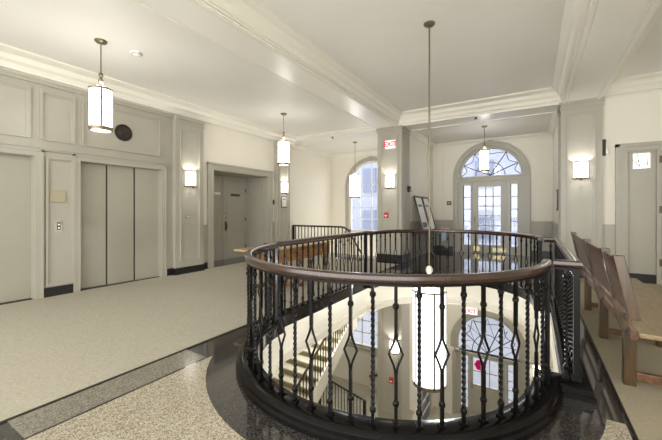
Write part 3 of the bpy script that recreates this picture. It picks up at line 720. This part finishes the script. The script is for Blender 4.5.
for i in range(44):
    yy = y0+.06+run*i*.45
    if yy > yZ: break
    b = B(); b.box(xb-.01, xb+.01, yy-.01, yy+.01, zline(yy)+.1, zline(yy)+.91); obj('baluster', b, M['iron'], t)
b = B(); b.box(-7.05, -4.9, yZ, YW, LOW+rise*n-.2, LOW+rise*n); obj('landing', b, M['stone'], t)
# lower guard rail
t = thing('stair_guard_rail', 'dark sloping guard rail low in the stair well before the cream wall', 'guard rail', (-5.4, 9.5, LOW))
P0, P1 = Vector((-6.28, 9.5, -4.28)), Vector((-4.55, 9.5, -4.68))
b = B(); b.tube([P0, P1], .028, 8); obj('handrail', b, M['rail'], t, smooth=True)
for i in range(15):
    p = P0.lerp(P1, (i+.5)/15); b = B(); b.box(p.x-.01, p.x+.01, 9.49, 9.51, LOW+.02, p.z); obj('baluster', b, M['iron'], t)
for p, h in ((P0, .1), (P1, .03)):
    b = B(); b.box(p.x-.035, p.x+.035, 9.465, 9.535, LOW, p.z+h); obj('newel_post', b, M['rail'], t)
b = B(); b.box(-6.4, -4.4, 9.3, 9.7, LOW, LOW+.06); obj('kerb', b, M['stone'], t)
b = B(); b.tube([(-5.3, 11.5, -4.95), (-3.66, 11.5, -4.3)], .05, 8); b.tube([(-4.9, 11.5, -4.79), (-4.9, 11.6, -4.79)], .015, 6); b.tube([(-3.9, 11.5, -4.4), (-3.9, 11.6, -4.4)], .015, 6)
o = obj('wall_handrail', b, M['rail'], None, smooth=True); prop(o, 'dark wooden handrail rising on the lower far wall', 'handrail')

# upper guard rail at the landing room
t = thing('stair_guard_rail', 'low iron guard rail before the landing room with the window', 'guard rail', (-5.75, 9.0, 0))
GZ = .85
P = [(-7.03, 9.0, GZ), (-5.35, 9.0, GZ), (-5.12, 9.0, GZ), (-5.0, 9.0, GZ-.02), (-4.9, 9.0, GZ-.08), (-4.8, 9.0, GZ-.2), (-4.68, 9.0, GZ-.4), (-4.55, 9.0, GZ-.6), (-4.47, 9.0, GZ-.72), (-4.42, 9.0, .06)]
b = B(); b.tube(P, .03, 8); obj('handrail', b, M['rail'], t, smooth=True)
def gz(x):
    for a, c in zip(P, P[1:]):
        if a[0] <= x <= c[0]: return a[2]+(c[2]-a[2])*(x-a[0])/(c[0]-a[0])
    return .06
for i in range(19):
    x = -6.93+i*.131
    b = B(); b.box(x-.011, x+.011, 8.989, 9.011, 0, gz(x)); obj('baluster', b, M['iron'], t)
b = B(); b.box(-7.045, -6.99, 8.97, 9.03, 0, GZ); obj('newel_post', b, M['iron'], t)

# ------------------------------------------------------------------ lamps
def pendant_mesh(root, rod, top, h, r, m, rb=.008, fit=False):
    b = B(); b.lathe([(0, 0), (.075, 0), (.075, -.012), (.06, -.03), (.02, -.04), (0, -.04)], (0, 0, 0), 20); obj('canopy', b, M['brass'], root, smooth=True, local=True)
    b = B(); b.tube([(0, 0, -.03), (0, 0, -rod)], rb, 8); obj('rod', b, M['brass'], root, local=True)
    b = B(); s = 1.6 if fit else 1
    b.lathe([(0, 0), (.012*s, 0), (.028*s, -.02*s), (.03*s, -.045*s), (.018*s, -.06*s), (.02*s, -.09*s), (.034*s, -.1*s), (.026*s, -.13*s), (0, -.13*s)], (0, 0, -rod+.02), 14); obj('socket_fitting', b, M['brass'] if not fit else M['cornice'], root, smooth=True, local=True)
    b = B()
    for k in range(4 if not fit else 6):
        a = k*PI/2+.5 if not fit else k*PI/3
        b.tube([(.02*math.cos(a), .02*math.sin(a), -rod-.07*s), (r*.35*math.cos(a), r*.35*math.sin(a), -top+.05), (r*math.cos(a), r*math.sin(a), -top)], .005*s, 5)
    obj('hanger_arm', b, M['brass'], root, local=True)
    b = B(); b.lathe([(r, -top), (r, -top-h)], (0, 0, 0), 28, cap=False); b.lathe([(r*.93, -top-h-.012), (r*.5, -top-h-.02), (0.001, -top-h-.022)], (0, 0, 0), 28, cap=False)
    b.lathe([(r*.93, -top+.004), (.001, -top+.004)], (0, 0, 0), 28, cap=False)
    sh = obj('lamp_shade', b, m, root, smooth=True, local=True)
    for z in (-top+.004, -top-h+.02):
        b = B(); b.lathe([(r+.002, z), (r+.009, z), (r+.009, z-.022), (r+.002, z-.022), (r+.002, z)], (0, 0, 0), 28, cap=False)
        if z < -top-.1: b.lathe([(r*.95, -top-h), (r+.006, -top-h), (r+.002, -top-h-.03), (r*.9, -top-h-.03), (r*.95, -top-h)], (0, 0, 0), 28, cap=False)
        obj('shade_ring', b, M['brass'], sh, smooth=True, local=True)
    b = B()
    for k in range(4 if not fit else 5):
        a = 2*PI*k/(4 if not fit else 5)-(.38 if not fit else 1.03)
        b.bar((r*1.012*math.cos(a), r*1.012*math.sin(a), -top), (r*1.012*math.cos(a), r*1.012*math.sin(a), -top-h), .022, .012, side=(math.cos(a), math.sin(a), 0))
    obj('shade_bar', b, M['lead'], sh, local=True)
PG = 'hanging cylinder pendants'
p1 = thing('pendant_lamp', 'lit cylinder pendant lamp nearest, hanging in front of the elevators', 'lamp', (-4.98, 2.18, ZL), group=None)
pendant_mesh(p1, .45, .66, .53, .132, M['shade'])
dup(p1, (-5.02, 6.06, ZL), label='lit cylinder pendant lamp hanging before the far left pilaster')
p3 = thing('pendant_lamp', 'lit cylinder pendant lamp overlapping the tall arched window', 'lamp', (-5.06, 9.8, ZL))
pendant_mesh(p3, .93, 1.1, .74, .165, M['shade'])
p4 = thing('pendant_lamp', 'lit cylinder pendant lamp hanging before the fanlight of the arched door', 'lamp', (-1.12, 9.8, ZL))
pendant_mesh(p4, .45, .66, .55, .112, M['shade'])
for x, y, z in ((-5, -1.7, 2.6), (2.4, 1.0, 2.8)):   # unseen fill lights added to brighten the upper hall
    l = bpy.data.lights.new('hall_fill', 'POINT'); l.energy = 14; l.shadow_soft_size = .15; l.color = (1, .985, .96)
    o = bpy.data.objects.new('hall_fill', l); COL.objects.link(o); o.location = (x, y, z)
for x, y, z, e in ((-5.2, 7.6, -1.5, 42), (-1.2, 0.2, -1.5, 24), (1.9, 5.5, -1.5, 60), (-4.1, 9.9, -1.5, 36), (-1.2, 9.6, -.75, 30)):   # bare fill lights, no fixture, added to lift the dim lower lobby
    l = bpy.data.lights.new('lobby_fill', 'POINT'); l.energy = e; l.shadow_soft_size = .25; l.color = (1, .98, .94)
    o = bpy.data.objects.new('lobby_fill', l); COL.objects.link(o); o.location = (x, y, z)
p2 = thing('long_pendant_lamp', 'very tall lit cylinder lamp hanging on a long rod inside the stair well', 'lamp', (-1.18, 4.44, ZC))
pendant_mesh(p2, 3.25, 3.55, 1.23, .212, M['shadebig'], .011, True)

for x, y, z, e in ((-4.98, 2.18, ZL-.6, 4), (-5.02, 6.06, ZL-.6, 4), (-5.06, 9.8, ZL-1.04, 4), (-1.12, 9.8, ZL-.6, 4), (-1.18, 4.44, ZC-3.42, 150)):   # bulbs at the open tops of the shades
    l = bpy.data.lights.new('shade_bulb', 'POINT'); l.energy = e; l.shadow_soft_size = .06; l.color = (1, .98, .95)
    o = bpy.data.objects.new('shade_bulb', l); COL.objects.link(o); o.location = (x, y, z)
def sconce_mesh(root):
    r, h = .125, .33
    b = B(); b.lathe([(r, -h/2), (r, h/2)], (0, 0, 0), 16, PI, 2*PI, cap=False); sh = obj('lamp_shade', b, M['sconce'], root, smooth=True, local=True)
    for z in (-h/2-.012, h/2-.012):
        b = B(); b.lathe([(r+.001, z), (r+.01, z), (r+.01, z+.024), (r+.001, z+.024), (r+.001, z)], (0, 0, 0), 16, PI, 2*PI, cap=False)
        obj('shade_ring', b, M['bronze'], sh, local=True)
    b = B()
    for a in (PI*1.0+.02, PI*1.3, PI*1.7, PI*2-.02): b.box(r*1.03*math.cos(a)-.006, r*1.03*math.cos(a)+.006, r*1.03*math.sin(a)-.006, r*1.03*math.sin(a)+.006, -h/2, h/2)
    obj('shade_bar', b, M['bronze'], sh, local=True)
    b = B(); b.box(-.11, .11, -.012, .0, -h/2-.02, h/2+.0); b.lathe([(0, -h/2-.05), (.012, -h/2-.045), (.02, -h/2-.02), (.02, -h/2+.02), (0, -h/2+.02)], (0, -.1, 0), 10); b.box(-.01, .01, -.1, 0, -h/2-.01, -h/2+.01); obj('backplate', b, M['bronze'], root, local=True)
def sconce_light(x, y, z):
    l = bpy.data.lights.new('sconce_bulb', 'POINT'); l.energy = 8; l.shadow_soft_size = .04; l.color = (1, .97, .9)
    o = bpy.data.objects.new('sconce_bulb', l); COL.objects.link(o); o.location = (x, y, z)
s1 = thing('wall_sconce', 'lit half cylinder wall sconce on the pilaster beside the elevators', 'sconce', (XL+.125, 4.53, 2.05), PI/2)
sconce_mesh(s1)
SP = [(XL+.125, 7.7, 2.05, PI/2, 'lit wall sconce on the far left pilaster above the framed notice'), (-3.24, PY0-.004, 2.13, 0, 'lit wall sconce on the pillar under the EXIT sign'),
      (.82, PY0-.004, 2.17, 0, 'lit wall sconce on the right pilaster above the oak bench'), (-3.11, PY0-.004, -2.2, 0, 'lit wall sconce on the lower pillar seen through the balusters'), (.13, YW-.004, -3.5, 0, 'small lit sconce on the lower wall right of the lower entrance')]
for x, y, z, r, lb in SP: dup(s1, (x, y, z), r, lb)
for x, y, z, r in [(XL+.125, 4.53, 2.05, PI/2)]+[q[:4] for q in SP]:
    d = Vector((0, -.07, 0)); d.rotate(Matrix.Rotation(r, 3, 'Z'))
    sconce_light(x+d.x, y+d.y, z+.08)

# ------------------------------------------------------------------ signs, alarms
def exit_sign(x, y, z, w, h, label):
    t = thing('exit_sign', label, 'sign', (x, y, z))
    b = B(); b.box(x-w/2-.015, x+w/2+.015, y, y+.06, z-h/2-.015, z+h/2+.015); obj('sign_box', b, M['white'], t, bevel=.006)
    b = B(); b.box(x-w/2, x+w/2, y-.004, y, z-h/2, z+h/2); obj('sign_face', b, M['exitw'], t)
    text('sign_lettering', 'EXIT', h*.92, M['exitr'], t, (0, -.008, 0), (PI/2, 0, 0))
exit_sign(-3.21, PY0-.065, 3.11, .27, .19, 'lit white and red EXIT sign high on the grey pillar')
exit_sign(-1.73, YW-.17, -1.88, .4, .2, 'red lettered EXIT sign over the lower arched door')
def pull(x, y, z, label):
    b = B(); b.box(x-.055, x+.055, y-.045, y, z-.075, z+.075); o = obj('fire_alarm_pull', b, M['red'], None, bevel=.006); prop(o, label, 'fire alarm')
    b = B(); b.box(x-.035, x+.035, y-.06, y-.045, z-.02, z+.0); b.box(x-.01, x+.01, y-.06, y-.045, z-.045, z-.02); obj('pull_handle', b, M['white'], o)
pull(-3.34, PY0, 1.24, 'small red fire alarm pull on the upper pillar below the sconce')
pull(-3.2, PY0, -3.13, 'small red fire alarm pull on the lower pillar')
b = B(); b.box(-2.49, -2.35, YW-.03, YW, 1.55, 1.68); o = obj('thermostat', b, M['bronze'], None, bevel=.004); prop(o, 'small brown thermostat on the far wall left of the arched door', 'thermostat')
b = B(); b.box(-2.46, -2.38, YW-.035, YW-.03, 1.59, 1.64); obj('dial_cover', b, M['copper'], o)
b = B(); b.box(.47, .5, 9.2, 9.55, 1.36, 1.85); o = obj('wall_frame', b, M['maroon'], None, bevel=.004); prop(o, 'narrow maroon framed board on the alcove side wall', 'picture frame')
b = B(); b.box(.466, .47, 9.24, 9.51, 1.4, 1.81); obj('picture_sheet', b, M['paper'], o)
def horn(x, y, z, s, label, k=1.):
    b = B(); b.box(x, x+s*.06, y-.07, y+.07, z-.16*k, z+.16*k); o = obj('alarm_horn', b, M['darkm'], None, bevel=.008); prop(o, label, 'alarm horn')
    b = B(); b.box(x+s*.06, x+s*.09, y-.05, y+.05, z-.13*k, z-.02*k); obj('strobe_lens', b, M['steel'], o)
horn(1.16, PY0+.1, 2.6, 1, 'dark alarm horn on the side of the right pilaster')
horn(-2.92, PY1-.12, 1.95, 1, 'dark alarm horn on the side of the EXIT sign pillar', .5)

# ------------------------------------------------------------------ oak bench at right
t = thing('oak_bench', 'long worn oak bench with leaning plank back beside the balustrade', 'bench', (.85, 4.5, 0))
BY = (5.67, 4.5, 3.4)
for yy in BY:
    b = B(); b.box(.6, .675, yy-.035, yy+.035, 0, .44); obj('leg', b, M['oakz'], t, bevel=.004)
    b = B(); b.box(1.05, 1.12, yy-.035, yy+.035, 0, .44); obj('leg', b, M['oakz'], t, bevel=.004)
    b = B(); b.box(.675, 1.05, yy-.02, yy+.02, .05, .11); obj('stretcher', b, M['oak'], t, bevel=.003)
    b = B(); b.box(.62, 1.12, yy-.03, yy+.03, .38, .43); obj('seat_bearer', b, M['oak'], t)
b = B(); b.box(.66, 1.16, 3.2, 5.8, .43, .465); obj('seat', b, M['seat'], t, bevel=.006)
b = B(); b.box(.625, .665, 3.26, 5.8, .39, .46); obj('seat_rail', b, M['oak'], t, bevel=.003)
b = B(); b.bar((.61, 3.2, .545), (.61, 5.8, .545), .02, .05); obj('back_rail', b, M['oak'], t, bevel=.003)
def bk(z): return .605-(z-.45)*.2
BP = ((5.74, .43), (4.42, .43), (3.38, .43), (2.88, .64))
for yy, z0 in BP:
    b = B(); w = .03 if z0 < .5 else .02
    b.rings([[(bk(z)-.03, yy-w, z), (bk(z)+.03, yy-w, z), (bk(z)+.03, yy+w, z), (bk(z)-.03, yy+w, z)] for z in (z0, 1.055)])
    obj('back_post', b, M['oakz'], t, bevel=.005)
for (ya, _), (yb, _) in zip(BP, BP[1:]):
    b = B(); y1, y2 = yb+.035, ya-.035
    b.rings([[(bk(z)-.012, y1, z), (bk(z)+.012, y1, z), (bk(z)+.012, y2, z), (bk(z)-.012, y2, z)] for z in (.66, 1.03)])
    obj('back_board', b, M['oak'], t, bevel=.004)

# ------------------------------------------------------------------ library table at left
t = thing('library_table', 'long walnut table with turned legs beyond the left balustrade', 'table', (-3.76, 4.67, 0))
TX0, TX1, TY0, TY1 = -4.02, -3.48, 3.63, 5.7
b = B(); b.box(TX0, TX1, TY0, TY1, .72, .75); obj('table_top', b, M['tan'], t, bevel=.006)
b = B(); b.box(TX0+.06, TX1-.02, TY0+.2, TY1-.03, .5, .72); obj('apron', b, M['walnut'], t, bevel=.004)
LP = [(.055, .5), (.055, .46), (.03, .44), (.04, .42), (.055, .38), (.045, .32), (.028, .22), (.035, .18), (.05, .15), (.05, .0)]
for x in (TX0+.1, TX1-.07):
    for yy in (TY0+.27, (TY0+TY1)/2+.1, TY1-.1):
        b = B(); b.lathe(LP, (x, yy, 0), 14); obj('leg', b, M['walnutz'], t, smooth=True)
for x in (TX0+.1, TX1-.07):
    b = B(); b.box(x-.025, x+.025, TY0+.27, TY1-.1, .07, .13); obj('stretcher', b, M['walnut'], t)

# ------------------------------------------------------------------ folding table with leaning posters
ftab = t = thing('folding_table', 'dark folding table against the cream wall beyond the balustrade', 'table', (-2.55, 10.1, 0))
b = B(); b.box(-2.92, -2.2, 9.1, 11.0, .71, .75); obj('table_top', b, M['frame'], t, bevel=.004)
for yy in (9.25, 10.85):
    for x in (-2.85, -2.28):
        b = B(); b.tube([(x, yy, 0), (x, yy, .71)], .016, 6); obj('leg', b, M['darkm'], t)
    b = B(); b.tube([(-2.85, yy, .1), (-2.28, yy, .65)], .012, 6); b.tube([(-2.85, yy, .65), (-2.28, yy, .1)], .012, 6); obj('cross_brace', b, M['steel'], t)
def poster(y0, y1, label, pic):
    t = thing('framed_poster', label, 'poster', (-2.8, (y0+y1)/2, .75))
    xb, xt, z0, z1 = -2.62, -2.89, .752, 1.78
    def pt(u, v, d): return (xb+(xt-xb)*v+d, y0+(y1-y0)*u, z0+(z1-z0)*v+d*.26)
    def slab(b, u0, u1, v0, v1, d0, d1): b.rings([[pt(u0, v, d0), pt(u1, v, d0), pt(u1, v, d1), pt(u0, v, d1)] for v in (v0, v1)])
    b = B(); slab(b, 0, 1, 0, .045, 0, .03); slab(b, 0, 1, .955, 1, 0, .03); slab(b, 0, .06, .045, .955, 0, .03); slab(b, .94, 1, .045, .955, 0, .03); obj('frame', b, M['frame'], t)
    b = B(); slab(b, .06, .94, .045, .955, .002, .012); obj('poster_sheet', b, M['paper'], t)
    b = B(); slab(b, .25, .75, .7, .76, .012, .0135); obj('printed_block', b, M['facadew'] if not pic else M['frame'], t)
    if pic:
        b = B(); slab(b, .2, .8, .12, .26, .012, .0135); obj('printed_block', b, M['frame'], t)
poster(9.18, 9.9, 'left framed poster leaning on the cream wall next to the pillar', True)
poster(9.97, 10.6, 'right framed white poster leaning on the cream wall nearer the arched door', False)
b = B(); b.box(-2.5, -2.25, 10.65, 10.95, .751, .82); o = obj('paper_stack', b, M['paperp'], None, bevel=.003); prop(o, 'pink stack of papers on the dark folding table', 'papers')
b = B(); b.box(-2.202, -2.194, 9.6, 10.1, .5, .735); obj('hanging_sheet', b, M['bluew'], ftab, label='pale blue sheet hanging from the table edge')

# ------------------------------------------------------------------ outside
b = B(); b.box(-30, 30, 11.85, 60, LOW-.12, LOW-.02); struct('ground', b, M['pave'], 'pale street paving outside the entrance', 'ground')
t = thing('building', 'pale facade across the street behind the arched door glass', 'building', (-2, 26, LOW))
b = B(); b.box(-14, 14, 26, 32, LOW, 8.6); b.box(-14.3, 14.3, 25.6, 32, 8.6, 9.1); obj('facade', b, M['facade'], t)
for i in range(9):
    for j in range(4):
        x = -12+i*3; z = LOW+1.2+j*3.6
        b = B(); b.box(x-.6, x+.6, 25.9, 26.02, z, z+2); w = obj('window', b, M['facadew'], t)

# ------------------------------------------------------------------ world, camera
w = bpy.data.worlds.new('sky'); SC.world = w; w.use_nodes = True
bg = w.node_tree.nodes['Background']; bg.inputs['Color'].default_value = (.99, .985, .965, 1); bg.inputs['Strength'].default_value = 2.75
cam = bpy.data.cameras.new('camera'); co = bpy.data.objects.new('camera', cam); COL.objects.link(co)
cam.sensor_width = 36; cam.lens = 330/662*36; cam.shift_y = -9/662; cam.clip_start = .05
co.location = (0, 0, 1.35); co.rotation_euler = (PI/2, 0, math.atan(202/330))
SC.camera = co
SC.view_settings.view_transform = 'Standard'; SC.view_settings.look = 'None'; SC.view_settings.gamma = 1; SC.view_settings.exposure = 1.02
SC.cycles.use_denoising = True; SC.cycles.max_bounces = 10; SC.cycles.diffuse_bounces = 5; SC.cycles.transparent_max_bounces = 16
SC.cycles.sample_clamp_indirect = 6
